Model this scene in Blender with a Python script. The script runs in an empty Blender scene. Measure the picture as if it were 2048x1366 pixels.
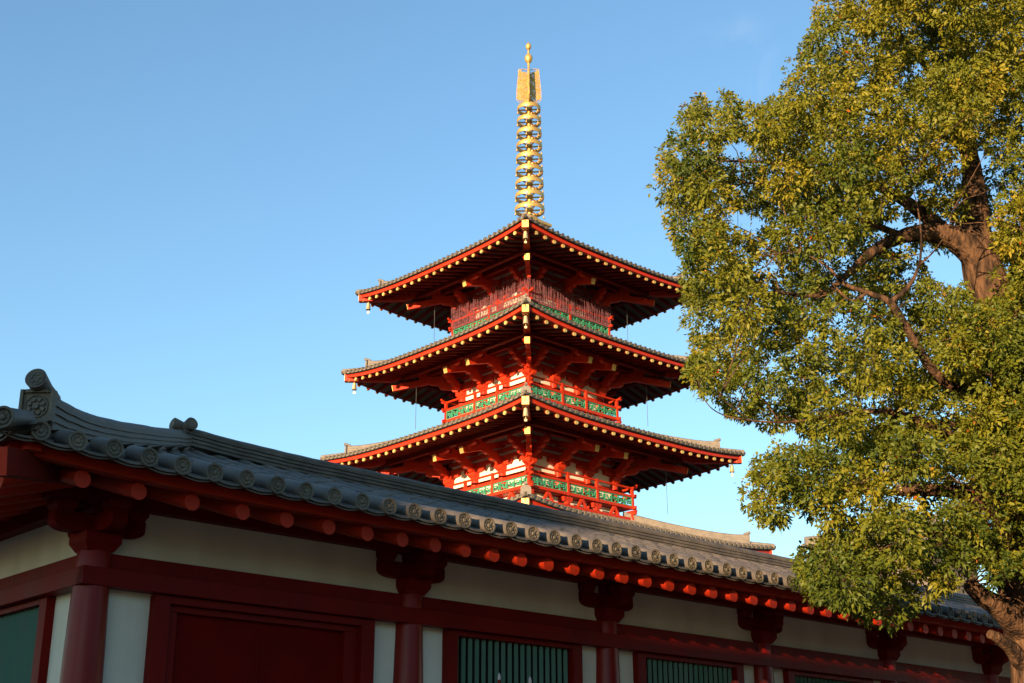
import bpy, bmesh, math, random
import numpy as np
from mathutils import Vector, Matrix
R_ = math.radians
random.seed(7); rng = np.random.default_rng(11)
sc = bpy.context.scene
col = sc.collection

# ------------------------------------------------------------------ camera
PITCH, ROLL, CZ, FPX = R_(19.81), R_(0.146), 1.6, 2700.0
cd = bpy.data.cameras.new("camera"); cam = bpy.data.objects.new("camera", cd); col.objects.link(cam)
cam.matrix_world = Matrix.Translation((0, 0, CZ)) @ Matrix.Rotation(math.pi/2 + PITCH, 4, 'X') @ Matrix.Rotation(-ROLL, 4, 'Z')
cd.sensor_width = 36.0; cd.lens = FPX/2048*36.0; cd.clip_start = 0.1; cd.clip_end = 3000
sc.camera = cam
# ------------------------------------------------------------------ sky, sun, exposure
SUN_AZ, SUN_EL = R_(209.4), R_(5.3)
w = bpy.data.worlds.new("World"); sc.world = w; w.use_nodes = True
nt = w.node_tree
sky = nt.nodes.new('ShaderNodeTexSky'); sky.sky_type = 'NISHITA'; sky.sun_disc = False
sky.sun_elevation = SUN_EL; sky.sun_rotation = SUN_AZ
sky.air_density = 1.15; sky.dust_density = 0.0; sky.ozone_density = 2.7; sky.altitude = 400
bg = nt.nodes['Background']; bg.inputs[1].default_value = 0.15
# a faint wisp of high cloud, placed by direction in the sky
tcw = nt.nodes.new('ShaderNodeTexCoord'); dt = nt.nodes.new('ShaderNodeVectorMath'); dt.operation = 'DOT_PRODUCT'
dt.inputs[1].default_value = (0.158, 0.849, 0.5036)
nt.links.new(tcw.outputs['Generated'], dt.inputs[0])
mr_ = nt.nodes.new('ShaderNodeMapRange'); mr_.inputs[1].default_value = 0.9982; mr_.inputs[2].default_value = 0.99995; mr_.interpolation_type = 'SMOOTHSTEP'
nt.links.new(dt.outputs['Value'], mr_.inputs[0])
nzw = nt.nodes.new('ShaderNodeTexNoise'); nzw.inputs['Scale'].default_value = 16; nzw.inputs['Detail'].default_value = 5; nzw.inputs['Distortion'].default_value = 0.8
nt.links.new(tcw.outputs['Generated'], nzw.inputs['Vector'])
mr2_ = nt.nodes.new('ShaderNodeMapRange'); mr2_.inputs[1].default_value = 0.47; mr2_.inputs[2].default_value = 0.75; mr2_.inputs[4].default_value = 0.45
nt.links.new(nzw.outputs[0], mr2_.inputs[0])
mm = nt.nodes.new('ShaderNodeMath'); mm.operation = 'MULTIPLY'
nt.links.new(mr_.outputs[0], mm.inputs[0]); nt.links.new(mr2_.outputs[0], mm.inputs[1])
mxw = nt.nodes.new('ShaderNodeMix'); mxw.data_type = 'RGBA'; mxw.inputs[7].default_value = (1.5, 1.85, 2.3, 1)
nt.links.new(mm.outputs[0], mxw.inputs[0]); nt.links.new(sky.outputs[0], mxw.inputs[6]); nt.links.new(mxw.outputs[2], bg.inputs[0])
sd = bpy.data.lights.new("sun", 'SUN'); sd.energy = 4.7; sd.angle = R_(0.53); sd.color = (1.0, 0.70, 0.42)
sun = bpy.data.objects.new("sun", sd); col.objects.link(sun)
sdir = Vector((math.sin(SUN_AZ)*math.cos(SUN_EL), math.cos(SUN_AZ)*math.cos(SUN_EL), math.sin(SUN_EL)))
sun.rotation_euler = sdir.to_track_quat('Z', 'Y').to_euler()
sun.location = sdir*60
sc.view_settings.view_transform = 'Standard'; sc.view_settings.look = 'None'
sc.view_settings.exposure = 1.56; sc.view_settings.gamma = 1.0
sc.cycles.max_bounces = 6

# ------------------------------------------------------------------ materials
def mat(name, c, rough=0.6, metal=0.0, c2=None, scale=3.0, amt=0.5, bump=0.0, bscale=40.0, spec=0.5, detail=4, stretch=None, coat=0.0, bd=0.01, objvar=0.0):
    m = bpy.data.materials.new(name); m.use_nodes = True
    n, l = m.node_tree.nodes, m.node_tree.links
    b = n['Principled BSDF']
    b.inputs['Roughness'].default_value = rough; b.inputs['Metallic'].default_value = metal
    b.inputs['Specular IOR Level'].default_value = spec
    b.inputs['Coat Weight'].default_value = coat
    tc = n.new('ShaderNodeTexCoord')
    src = tc.outputs['Object']
    if stretch:
        mp = n.new('ShaderNodeMapping'); mp.inputs['Scale'].default_value = stretch
        l.new(src, mp.inputs[0]); src = mp.outputs[0]
    nz = n.new('ShaderNodeTexNoise'); nz.inputs['Scale'].default_value = scale; nz.inputs['Detail'].default_value = detail
    l.new(src, nz.inputs['Vector'])
    rp = n.new('ShaderNodeValToRGB'); rp.color_ramp.elements[0].position = 0.5-amt*0.4; rp.color_ramp.elements[1].position = 0.5+amt*0.4
    c2 = c2 or tuple(x*0.75 for x in c)
    rp.color_ramp.elements[0].color = (*c2, 1); rp.color_ramp.elements[1].color = (*c, 1)
    l.new(nz.outputs[0], rp.inputs[0]); l.new(rp.outputs[0], b.inputs['Base Color'])
    rr = n.new('ShaderNodeMapRange'); rr.inputs[3].default_value = max(0, rough-0.12); rr.inputs[4].default_value = min(1, rough+0.12)
    l.new(nz.outputs[0], rr.inputs[0]); l.new(rr.outputs[0], b.inputs['Roughness'])
    if objvar:
        oi = n.new('ShaderNodeObjectInfo'); hs = n.new('ShaderNodeHueSaturation'); mv = n.new('ShaderNodeMapRange')
        mv.inputs[3].default_value = 1-objvar; mv.inputs[4].default_value = 1+objvar
        l.new(oi.outputs['Random'], mv.inputs[0]); l.new(mv.outputs[0], hs.inputs['Value']); l.new(rp.outputs[0], hs.inputs['Color']); l.new(hs.outputs[0], b.inputs['Base Color'])
    if bump:
        bz = n.new('ShaderNodeTexNoise'); bz.inputs['Scale'].default_value = bscale; bz.inputs['Detail'].default_value = 3
        l.new(src, bz.inputs['Vector'])
        bp = n.new('ShaderNodeBump'); bp.inputs['Strength'].default_value = bump; bp.inputs['Distance'].default_value = bd
        l.new(bz.outputs[0], bp.inputs['Height']); l.new(bp.outputs[0], b.inputs['Normal'])
    return m
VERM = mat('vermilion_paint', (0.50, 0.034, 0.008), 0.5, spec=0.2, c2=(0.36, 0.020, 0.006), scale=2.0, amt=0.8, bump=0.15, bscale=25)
URED = mat('shade_toned_vermilion', (0.17, 0.013, 0.007), 0.7, spec=0.1, c2=(0.11, 0.009, 0.006), scale=3)  # vermilion darkened so the colour itself carries the under-eave shade
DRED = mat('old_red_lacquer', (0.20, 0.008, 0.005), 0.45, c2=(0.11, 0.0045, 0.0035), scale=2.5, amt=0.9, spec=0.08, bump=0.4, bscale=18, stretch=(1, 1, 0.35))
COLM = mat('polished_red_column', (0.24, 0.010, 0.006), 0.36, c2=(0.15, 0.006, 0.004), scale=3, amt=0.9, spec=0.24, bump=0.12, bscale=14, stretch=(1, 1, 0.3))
DOORRED = mat('door_red_lacquer', (0.17, 0.0035, 0.002), 0.6, spec=0.05, c2=(0.09, 0.0025, 0.0015), scale=2.0, amt=0.9, bump=0.2, bscale=12)
PLAST = mat('white_plaster', (0.82, 0.76, 0.62), 0.85, c2=(0.56, 0.50, 0.39), stretch=(1, 1, 0.25), scale=2.2, amt=0.9, bump=0.25, bscale=60)
TILE = mat('old_grey_roof_tile', (0.20, 0.165, 0.125), 0.6, c2=(0.09, 0.08, 0.068), scale=5.0, amt=0.8, bump=0.5, bscale=35)
HTILE = mat('smoked_grey_tile', (0.16, 0.132, 0.104), 0.6, spec=0.35, c2=(0.05, 0.044, 0.038), scale=6.0, amt=0.8, bump=0.4, bscale=30, stretch=(1, 1, 1))
ENDT = mat('eave_tile_disc', (0.15, 0.118, 0.072), 0.65, c2=(0.055, 0.048, 0.038), objvar=0.3, scale=14, amt=0.8, bump=0.6, bscale=70)
GOLD = mat('gilded_metal', (0.66, 0.43, 0.13), 0.45, 0.65, c2=(0.5, 0.30, 0.08), scale=4, amt=0.8)
CAP = mat('gilt_rafter_cap', (0.78, 0.52, 0.17), 0.45, 0.5, objvar=0.2, c2=(0.65, 0.42, 0.13), scale=5)
BRONZE = mat('bell_bronze_gilt', (0.75, 0.60, 0.30), 0.4, 0.6, scale=8)
GREEN = mat('green_lattice_paint', (0.035, 0.27, 0.14), 0.6, c2=(0.025, 0.19, 0.10), scale=6, amt=0.8)
DGREEN = mat('green_window_paint', (0.014, 0.115, 0.068), 0.5, c2=(0.009, 0.075, 0.046), scale=3, amt=0.8, stretch=(1, 1, .3))
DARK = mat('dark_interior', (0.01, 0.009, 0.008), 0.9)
WIRE = mat('netting_cord', (0.20, 0.045, 0.05), 0.7, c2=(0.07, 0.03, 0.045), scale=30, amt=1)
STEEL = mat('cable_steel', (0.12, 0.12, 0.12), 0.5, 0.5)
BARK = mat('camphor_bark', (0.125, 0.068, 0.036), 0.95, c2=(0.022, 0.014, 0.010), scale=12, amt=0.3, bump=1.0, bscale=34, spec=0.1, bd=0.035, stretch=(1, 1, 0.3), detail=8)
CUT = mat('sawn_wood', (0.62, 0.45, 0.28), 0.8, scale=20)
GRAVEL = mat('courtyard_gravel', (0.085, 0.07, 0.05), 0.95, c2=(0.06, 0.05, 0.037), scale=30, amt=0.9, bump=0.6, bscale=90)
STONE = mat('granite_base', (0.36, 0.34, 0.31), 0.8, scale=8, bump=0.3)
FARW = mat('shaded_hall_wall', (0.16, 0.13, 0.10), 0.9, scale=2)
PALE = mat('pale_painted_wood', (0.55, 0.42, 0.36), 0.5, scale=9)

SOFF = mat('shade_toned_soffit', (0.15, 0.115, 0.085), 0.9, scale=4)  # pale soffit plaster, its colour lowered to hold the shade under the eaves
def leaf_mat():
    m = bpy.data.materials.new('camphor_leaf'); m.use_nodes = True
    n, l = m.node_tree.nodes, m.node_tree.links
    b = n['Principled BSDF']; b.inputs['Roughness'].default_value = 0.5; b.inputs['Specular IOR Level'].default_value = 0.25
    at = n.new('ShaderNodeAttribute'); at.attribute_name = 'tint'
    rp = n.new('ShaderNodeValToRGB'); e = rp.color_ramp.elements
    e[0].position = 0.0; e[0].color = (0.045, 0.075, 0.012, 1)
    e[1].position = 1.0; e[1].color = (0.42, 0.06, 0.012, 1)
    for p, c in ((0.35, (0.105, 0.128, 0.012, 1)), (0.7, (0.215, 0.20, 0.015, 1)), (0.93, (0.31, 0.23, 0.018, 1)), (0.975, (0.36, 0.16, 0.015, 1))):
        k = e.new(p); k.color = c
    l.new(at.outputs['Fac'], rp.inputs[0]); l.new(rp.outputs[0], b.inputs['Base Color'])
    tr = n.new('ShaderNodeBsdfTranslucent'); l.new(rp.outputs[0], tr.inputs[0])
    mx = n.new('ShaderNodeMixShader'); mx.inputs[0].default_value = 0.32
    l.new(b.outputs[0], mx.inputs[1]); l.new(tr.outputs[0], mx.inputs[2])
    l.new(mx.outputs[0], n['Material Output'].inputs[0])
    return m
LEAF = leaf_mat()

# ------------------------------------------------------------------ mesh helpers
class MB:
    """collects shapes, built as ONE mesh object; tf maps local points"""
    def __init__(s, tf=None): s.v = []; s.f = []; s.m = []; s.tf = tf; s.cur = 0
    def add(s, vs, fs):
        o = len(s.v)
        for p in vs:
            p = tuple(p); s.v.append(s.tf(*p) if s.tf else p)
        for f in fs: s.f.append(tuple(o+i for i in f)); s.m.append(s.cur)
        return s
    def box(s, x0, x1, y0, y1, z0, z1):
        vs = [(x, y, z) for z in (z0, z1) for y in (y0, y1) for x in (x0, x1)]
        return s.add(vs, [(0, 2, 3, 1), (4, 5, 7, 6), (0, 1, 5, 4), (2, 6, 7, 3), (0, 4, 6, 2), (1, 3, 7, 5)])
    def cbox(s, c, d): return s.box(c[0]-d[0]/2, c[0]+d[0]/2, c[1]-d[1]/2, c[1]+d[1]/2, c[2]-d[2]/2, c[2]+d[2]/2)
    def taper(s, c, w0, w1, h):
        x, y, z = c; vs = []
        for (ww, zz) in ((w0, z), (w1, z+h)):
            vs += [(x-ww/2, y-ww/2, zz), (x+ww/2, y-ww/2, zz), (x+ww/2, y+ww/2, zz), (x-ww/2, y+ww/2, zz)]
        return s.add(vs, [(3, 2, 1, 0), (4, 5, 6, 7), (0, 1, 5, 4), (1, 2, 6, 5), (2, 3, 7, 6), (3, 0, 4, 7)])
    def beam(s, a, b, w_, h_, up=(0, 0, 1)):
        a, b = Vector(a), Vector(b); d = (b-a).normalized(); r = d.cross(Vector(up)).normalized(); u = r.cross(d)
        vs = [p+r*i*w_/2+u*j*h_/2 for p in (a, b) for i, j in ((-1, -1), (1, -1), (1, 1), (-1, 1))]
        return s.add(vs, [(0, 1, 2, 3), (7, 6, 5, 4), (0, 4, 5, 1), (1, 5, 6, 2), (2, 6, 7, 3), (3, 7, 4, 0)])
    def tube(s, pts, rad, n=8, cap=True):
        pts = [Vector(p) for p in pts]; k = len(pts)
        if not hasattr(rad, '__len__'): rad = [rad]*k
        vs, fs = [], []; ref = None
        for i, p in enumerate(pts):
            d = (pts[min(i+1, k-1)]-pts[max(i-1, 0)]).normalized()
            if ref is None: ref = d.cross(Vector((0.13, 0.21, 0.97) if abs(d.z) < 0.9 else (1, 0.1, 0))).normalized()
            ref = (ref-d*ref.dot(d)).normalized(); u = d.cross(ref)
            for j in range(n):
                t = 2*math.pi*j/n; vs.append(p+(ref*math.cos(t)+u*math.sin(t))*rad[i])
        for i in range(k-1):
            for j in range(n): fs.append((i*n+j, i*n+(j+1) % n, (i+1)*n+(j+1) % n, (i+1)*n+j))
        if cap: fs += [tuple(range(n))[::-1], tuple((k-1)*n+j for j in range(n))]
        return s.add(vs, fs)
    def lathe(s, prof, n=16, c=(0, 0, 0)):
        vs = [(c[0]+r*math.cos(2*math.pi*j/n), c[1]+r*math.sin(2*math.pi*j/n), c[2]+z) for r, z in prof for j in range(n)]
        fs = [(i*n+j, i*n+(j+1) % n, (i+1)*n+(j+1) % n, (i+1)*n+j) for i in range(len(prof)-1) for j in range(n)]
        fs += [tuple(range(n))[::-1], tuple((len(prof)-1)*n+j for j in range(n))]
        return s.add(vs, fs)
    def prism(s, outline, o, ax, ay, az, t):
        """outline (a,b) in plane ax,ay at o, thickness t centred along az"""
        o, ax, ay, az = map(Vector, (o, ax, ay, az)); n = len(outline)
        vs = [o+ax*a+ay*b+az*(k*t/2) for k in (-1, 1) for a, b in outline]
        return s.add(vs, [tuple(range(n))[::-1], tuple(range(n, 2*n))]+[(i, (i+1) % n, n+(i+1) % n, n+i) for i in range(n)])
    def sweep(s, path, prof, side, jit=0.0):
        """closed profile (a along side, b up) swept along path; side may be one vector"""
        side = Vector(side); n = len(prof); k = len(path)
        vs = []
        for p in path:
            ja, jb = 1+random.uniform(-6, 6)*jit, random.uniform(-1, 1)*jit
            vs += [Vector(p)+side*(a*ja+random.uniform(-.4, .4)*jit)+Vector((0, 0, b+jb+random.uniform(-.3, .3)*jit)) for a, b in prof]
        fs = [(i*n+j, i*n+(j+1) % n, (i+1)*n+(j+1) % n, (i+1)*n+j) for i in range(k-1) for j in range(n)]
        fs += [tuple(range(n))[::-1], tuple((k-1)*n+j for j in range(n))]
        return s.add(vs, fs)
    def build(s, name, mats, parent=None, smooth=False, bevel=0, fix=True):
        me = bpy.data.meshes.new(name); me.from_pydata([tuple(v) for v in s.v], [], s.f)
        if not isinstance(mats, (list, tuple)): mats = [mats]
        for m in mats: me.materials.append(m)
        if len(mats) > 1: me.polygons.foreach_set('material_index', s.m)
        if fix:
            bm = bmesh.new(); bm.from_mesh(me); bmesh.ops.recalc_face_normals(bm, faces=bm.faces); bm.to_mesh(me); bm.free()
        if smooth:
            me.polygons.foreach_set('use_smooth', [True]*len(me.polygons))
            try: me.set_sharp_from_angle(angle=R_(42))
            except Exception: pass
        o = bpy.data.objects.new(name, me); col.objects.link(o)
        if parent: o.parent = parent
        if bevel:
            b = o.modifiers.new('bevel', 'BEVEL'); b.width = bevel; b.segments = 2; b.limit_method = 'ANGLE'
        return o
def tag(o, label=None, cat=None, group=None, kind=None):
    if label: o['label'] = label
    if cat: o['category'] = cat
    if group: o['group'] = group
    if kind: o['kind'] = kind
    return o
def empty(name, loc=(0, 0, 0), rz=0, parent=None):
    o = bpy.data.objects.new(name, None); col.objects.link(o); o.location = loc; o.rotation_euler = (0, 0, rz)
    o.empty_display_size = 0.3
    if parent: o.parent = parent
    return o
def dup(o, parent, loc=None):
    c = o.copy(); col.objects.link(c); c.parent = parent
    if loc is not None: c.location = loc
    return c
def at(px, py, Y):
    a, b = px-1024, 683-py; c, s = math.cos(ROLL), math.sin(ROLL)
    x = (a*c+b*s)/FPX; u = (b*c-a*s)/FPX
    v = Vector((x, math.cos(PITCH)-u*math.sin(PITCH), math.sin(PITCH)+u*math.cos(PITCH)))
    return v*(Y/v.y)+Vector((0, 0, CZ))
def circ(r, n, a0=0): return [(r*math.cos(a0+2*math.pi*i/n), r*math.sin(a0+2*math.pi*i/n)) for i in range(n)]

# ------------------------------------------------------------------ ground
g = MB().box(-900, 900, -900, 900, -0.5, 0).build('ground', GRAVEL); tag(g, kind='structure')

# ================================================================== the corridor hall in the foreground
HA = R_(90-47.364)
hall = tag(empty('temple_hall', (-3.672, 11.780, 0), HA),
           'long low white and dark red temple hall with grey tiled roof running across the foreground', 'temple hall')
E_ = 1.5; RV = 1.7; UEND = 25.3; VEND = 8.3
def lift(u): return 0.09*max(0.0, min(1.25, (1.2-u)/2.7))**2
def gs(v):
    s_ = (v+E_) if v <= RV else (2*RV-v+E_)
    return 4.31+0.31*s_+0.0138*s_*s_
def zroof(u, v): return gs(v)+lift(u)*max(0, 1-(v+E_)/3.0)
swap = lambda x, y, z: (y, x, z)

# --- roof base (pan tiles), both wings in one mesh part
rb = MB()
for tf, end in ((None, UEND), (swap, VEND)):
    rb.tf = tf
    # front slope: strips between rolls, concave pan tiles
    us = [-1.542+0.302*i for i in range(int((end+1.5)/0.302)+1)]
    for i in range(len(us)-1):
        a, b = us[i], us[i+1]
        lim = min(RV, (a+b)/2+0.15)
        if lim < -1.4: lim = -1.35
        nst = max(1, int((lim+E_)/0.28)); vs, fs = [], []
        for j in range(nst+1):
            v = -E_+(lim+E_)*j/nst
            for (stepz) in ((0.0, 0.022) if 0 < j < nst else (0.0,)):
                for q in range(5):
                    t = q/4; u = a+(b-a)*t
                    vs.append((u, v, zroof(u, v)-0.024*math.sin(math.pi*t)+0.010+stepz))
        rows = len(vs)//5
        for j in range(rows-1):
            for q in range(4): fs.append((j*5+q, j*5+q+1, j*5+5+q+1, j*5+5+q))
        rb.add(vs, fs)
        # pan drip edge: two crescent layers
        for dz, dv, th in ((0.010, 0.0, 0.020), (-0.012, 0.022, 0.016)):
            vs = []
            for q in range(7):
                t = q/6; u = a+(b-a)*t; zz = zroof(u, -E_)-0.024*math.sin(math.pi*t)+dz
                vs += [(u, -E_+dv, zz), (u, -E_+dv, zz-th), (u, -E_+dv+0.2, zz-th+0.06)]
            fs = []
            for q in range(6):
                fs += [(q*3, q*3+3, q*3+4, q*3+1), (q*3+1, q*3+4, q*3+5, q*3+2)]
            rb.add(vs, fs)
    # back slope
    st = RV
    nst = 8
    vs = []; N = 40
    for j in range(nst+1):
        v = RV+(E_+RV)*j/nst
        for q in range(N+1):
            u0 = v; u = u0+(end-u0)*q/N; vs.append((u, v, gs(v)-0.01))
    rb.add(vs, [(j*(N+1)+q, j*(N+1)+q+1, (j+1)*(N+1)+q+1, (j+1)*(N+1)+q) for j in range(nst) for q in range(N)])
roof = rb.build('roof', HTILE, hall, smooth=True, fix=False)
# --- roll (cover) tiles
def roll(mb, u, v0, v1, r, zf, n=7, seg=None, taper=0.006):
    L = v1-v0; k = seg or max(1, int(abs(L)/0.29)); vs = []; rows = 0
    for j in range(k):
        ju = random.uniform(-.005, .005); jz = random.uniform(-.004, .004)
        for (v, rr) in ((v0+L*j/k, r), (v0+L*(j+1)/k, r-taper)):
            z = zf(u, v)+jz
            for q in range(n):
                t = math.pi*q/(n-1); vs.append((u+ju+rr*math.cos(t), v, z+rr*1.05*math.sin(t)-0.01))
            rows += 1
    mb.add(vs, [(j*n+q, j*n+q+1, (j+1)*n+q+1, (j+1)*n+q) for j in range(rows-1) for q in range(n-1)])
rm = MB()
for tf, end in ((None, UEND), (swap, VEND)):
    rm.tf = tf
    i = 0
    while True:
        u = -1.24+0.302*i; i += 1
        if u > end: break
        roll(rm, u, -E_+0.27, min(RV, u) if u < RV else RV, 0.072, zroof)
        if u > RV+0.2: roll(rm, u, RV, min(2*RV+E_, u), 0.072, zroof, n=5)
rolls = rm.build('cover_tiles', HTILE, roof, smooth=True, fix=False)
# --- eave tiles with lotus discs: one object each
def eave_tile_mb():
    mb = MB(); r = 0.079; n = 20
    vs = []
    for j, v in enumerate((0, 0.015, 0.29)):
        for q in range(n):
            t = 2*math.pi*q/n
            rr = (r if j < 2 else 0.071); zz = (0.31*v if j == 2 else 0)
            vs.append((rr*math.cos(t), v, zz+rr*math.sin(t)))
    fs = [(j*n+q, j*n+(q+1) % n, (j+1)*n+(q+1) % n, (j+1)*n+q) for j in range(2) for q in range(n)]
    mb.add(vs, fs)
    mb.cur = 1
    prof = [(0.0, -0.016), (0.016, -0.014), (0.019, -0.004), (0.022, -0.002), (0.046, -0.010), (0.052, 0.0), (0.056, 0.002), (0.062, -0.010), (0.078, -0.011), (0.079, 0.0)]
    vs = []
    for (rr, y) in prof:
        for q in range(n*2):
            t = 2*math.pi*q/(n*2); yy = y
            if 0.021 < rr < 0.051: yy = y+0.004*(math.cos(8*t) < -0.3)
            vs.append((rr*math.cos(t), yy, rr*math.sin(t)))
    m2 = n*2
    mb.add(vs, [(j*m2+q, j*m2+(q+1) % m2, (j+1)*m2+(q+1) % m2, (j+1)*m2+q) for j in range(len(prof)-1) for q in range(m2)])
    return mb
et = eave_tile_mb().build('eave_tile', [HTILE, ENDT], roof, smooth=True, fix=False)
zt = lambda u: 4.31+0.05+lift(u)
first = True
for tf, end in ((None, UEND), (swap, VEND)):
    for i in range(200):
        u = -1.24+0.302*i
        if u > end: break
        if tf and i > 8: break
        o = et if first else dup(et, roof); first = False
        jit = random.uniform(-0.006, 0.006)
        if tf is None: o.location = (u+jit, -E_+random.uniform(-.006, .006), zt(u)+random.uniform(-.004, .004)); o.rotation_euler = (0, random.uniform(0, 6.28), random.uniform(-.03, .03))
        else: o.location = (-E_, u, zt(u)); o.scale = (1, 1, 1); o.rotation_euler = (0, 0, -math.pi/2)
        if tf is None: o.rotation_euler = (random.uniform(-.02, .02), 0, random.uniform(-.03, .03))
# swapped tiles must face -x : rotate -90deg about z maps -y to -x
o = dup(et, roof, (-1.56, -1.56, 4.36+lift(-1.56)+0.01)); o.rotation_euler = (0, 0, -math.pi/4); o.scale = (1.1, 1.4, 1.1)
# --- ridges
def layered(wd, h, n, top):
    """ridge cross-section: n thin layers with dark joints and a round top tile"""
    L = []; lh = (h-top*0.9)/n
    for i in range(n):
        wi = wd*(1-0.05*i); L += [(wi/2, i*lh), (wi/2, i*lh+lh*0.62), (wi/2-0.022, i*lh+lh*0.66), (wi/2-0.022, (i+1)*lh)]
    z0 = n*lh
    T = [(top*math.cos(a), z0+top*0.9*math.sin(a)) for a in np.linspace(0, math.pi, 9)]
    return L+T+[(-a, b) for a, b in reversed(L)]
mr = MB()
def rpath(v_or_u, end, top):
    P_ = []
    for i in range(91):
        u = RV-0.05+(end-RV)*(i/90)**1.3; P_.append((u, RV, 5.425+0.075*math.exp(-(u-RV)/0.9)))
    return P_
pr = layered(0.26, 0.235, 4, 0.062)
mr.sweep(rpath(0, UEND, 0), pr, (0, 1, 0), 0.0035)
mr.build('main_ridge', HTILE, roof, smooth=True)
mr2 = MB(swap); mr2.sweep([p for p in rpath(0, VEND, 0)], pr, (0, 1, 0), 0.0035); mr2.build('main_ridge', HTILE, roof, smooth=True)
# hip ridge (t = u = v)
hp = [(-1.10, 4.90), (-0.95, 4.905), (-0.80, 4.92), (-0.67, 4.94), (-0.45, 4.98), (-0.15, 5.06), (0.15, 5.155), (0.42, 5.24), (0.8, 5.37), (1.2, 5.51), (1.72, 5.69)]
hr = MB(); S2 = math.sqrt(.5)
for a, b in ((0, 0),):
    hp = [(t, float(np.interp(t, [q[0] for q in hp], [q[1] for q in hp]))) for t in np.linspace(-1.10, 1.72, 24)]
    vs = []; n = None
    for t, zt_ in hp:
        base = gs(t)+lift(t)*max(0, 1-(t+E_)/3)-0.01
        p = layered(0.25, zt_-base, 5, 0.062); n = len(p)
        jb = random.uniform(-.004, .004)
        for (aa, bb) in p:
            aa = aa*(1+random.uniform(-.012, .012)); bb += jb+random.uniform(-.0015, .0015); vs.append((t+aa*S2, t-aa*S2, base+bb))
    k = len(hp)
    hr.add(vs, [(i*n+j, i*n+(j+1) % n, (i+1)*n+(j+1) % n, (i+1)*n+j) for i in range(k-1) for j in range(n)]+[tuple(range(n))[::-1], tuple((k-1)*n+j for j in range(n))])
hr.build('hip_ridge', HTILE, roof, smooth=True)
# ridge end ornament (shield tile with lotus relief) and the round tile above it
D_ = Vector((-S2, -S2, 0)); SD = Vector((S2, -S2, 0)); UPV = Vector((0, 0, 1))
oc = Vector((-1.13, -1.13, 4.60))
og = MB()
out = [(-0.135, 0), (0.135, 0), (0.135, 0.262), (0.125, 0.268), (0.075, 0.272), (0.045, 0.30), (-0.045, 0.30), (-0.075, 0.272), (-0.125, 0.268), (-0.135, 0.262)]
og.prism(out, oc, SD, UPV, D_, 0.06)
for (x0, x1, z0, z1) in ((-0.135, -0.108, 0, 0.262), (0.108, 0.135, 0, 0.262)):
    og.prism([(x0, z0), (x1, z0), (x1, z1), (x0, z1)], oc+D_*0.04, SD, UPV, D_, 0.03)
og.prism([(-0.108, 0.235), (0.108, 0.235), (0.07, 0.262), (-0.07, 0.262)], oc+D_*0.04, SD, UPV, D_, 0.026)
og.prism(circ(0.026, 12), oc+D_*0.045+UPV*0.125, SD, UPV, D_, 0.022)
for i in range(8):
    a = math.pi*i/4+0.39; og.prism([(x+0.058*math.cos(a), y+0.058*math.sin(a)) for x, y in circ(0.019, 8)], oc+D_*0.04+UPV*0.125, SD, UPV, D_, 0.016)
rng_ = [(0.09*math.cos(a), 0.09*math.sin(a)) for a in np.linspace(0, 2*math.pi, 25)]
og.tube([oc+D_*0.035+UPV*0.125+SD*x+UPV*y for x, y in rng_], 0.007, 6)
og.build('ridge_end_tile', ENDT, roof, bevel=0.004)
tb = MB(); p0 = Vector((-0.93, -0.93, 4.875)); p1 = oc+UPV*0.335+D_*0.11
tb.tube([p0, p0.lerp(p1, .5)-UPV*0.012, p1], [0.064, 0.072, 0.086], 20)
tb.cur = 1
dn = (p1-p0).normalized(); up2 = SD.cross(dn)
tb.prism(circ(0.070, 20), p1+dn*0.004, SD, up2, dn, 0.012)
for i in range(6):
    a = math.pi*i/3; tb.prism([(x+0.035*math.cos(a), y+0.035*math.sin(a)) for x, y in circ(0.014, 8)], p1+dn*0.01, SD, up2, dn, 0.012)
tb.build('ridge_end_roll', [HTILE, ENDT], roof, smooth=True)
# two crossing round tiles where the ridges meet
for d, nm in ((Vector((-1, 0, 0)), 0), (Vector((0, -1, 0)), 1)):
    c_ = Vector((RV, RV, 5.735)); mb = MB()
    a = c_-d*0.08-UPV*0.05; b = c_+d*0.15+UPV*0.0
    mb.tube([a, b], [0.058, 0.072], 18); mb.cur = 1
    sd_ = Vector((-d.y, d.x, 0)); dd = (b-a).normalized()
    mb.prism(circ(0.056, 16), b+dd*0.004, sd_, dd.cross(sd_), dd, 0.012)
    mb.build('ridge_joint_roll', [HTILE, ENDT], roof, smooth=True)

# --- structure under the roof
fz = MB()
for tf, end in ((None, UEND), (swap, VEND)):
    fz.tf = tf
    us = sorted(set([-1.38, -1.1, -.8, -.5, -.2, .1, .4, .8, 1.2, end])); 
    vs = [(u, v, z+lift(u)) for u in us for v, z in ((-1.29, 4.228), (-1.29, 4.32), (-1.19, 4.355), (-1.16, 4.232))]
    n = len(us)
    fz.add(vs, [(i*4+j, i*4+(j+1) % 4, i*4+4+(j+1) % 4, i*4+4+j) for i in range(n-1) for j in range(4)]+[(0, 1, 2, 3), tuple((n-1)*4+j for j in range(4))])
fz.build('fascia_board', VERM, hall)
ub = MB()
for tf, end in ((None, UEND), (swap, VEND)):
    ub.tf = tf
    us = [-1.50, -1.1, -.8, -.5, -.2, .1, .4, .8, 1.2, end]
    vs = [(max(u, v) if i == 0 else u, v, z+lift(u)) for i, u in enumerate(us) for v, z in ((-1.43, 4.272), (-1.43, 4.292), (-1.10, 4.395), (-1.10, 4.355))]
    n = len(us)
    ub.add(vs, [(i*4+j, i*4+(j+1) % 4, i*4+4+(j+1) % 4, i*4+4+j) for i in range(n-1) for j in range(4)]+[(0, 1, 2, 3), tuple((n-1)*4+j for j in range(4))])
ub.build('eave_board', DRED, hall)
so = MB()
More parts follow.
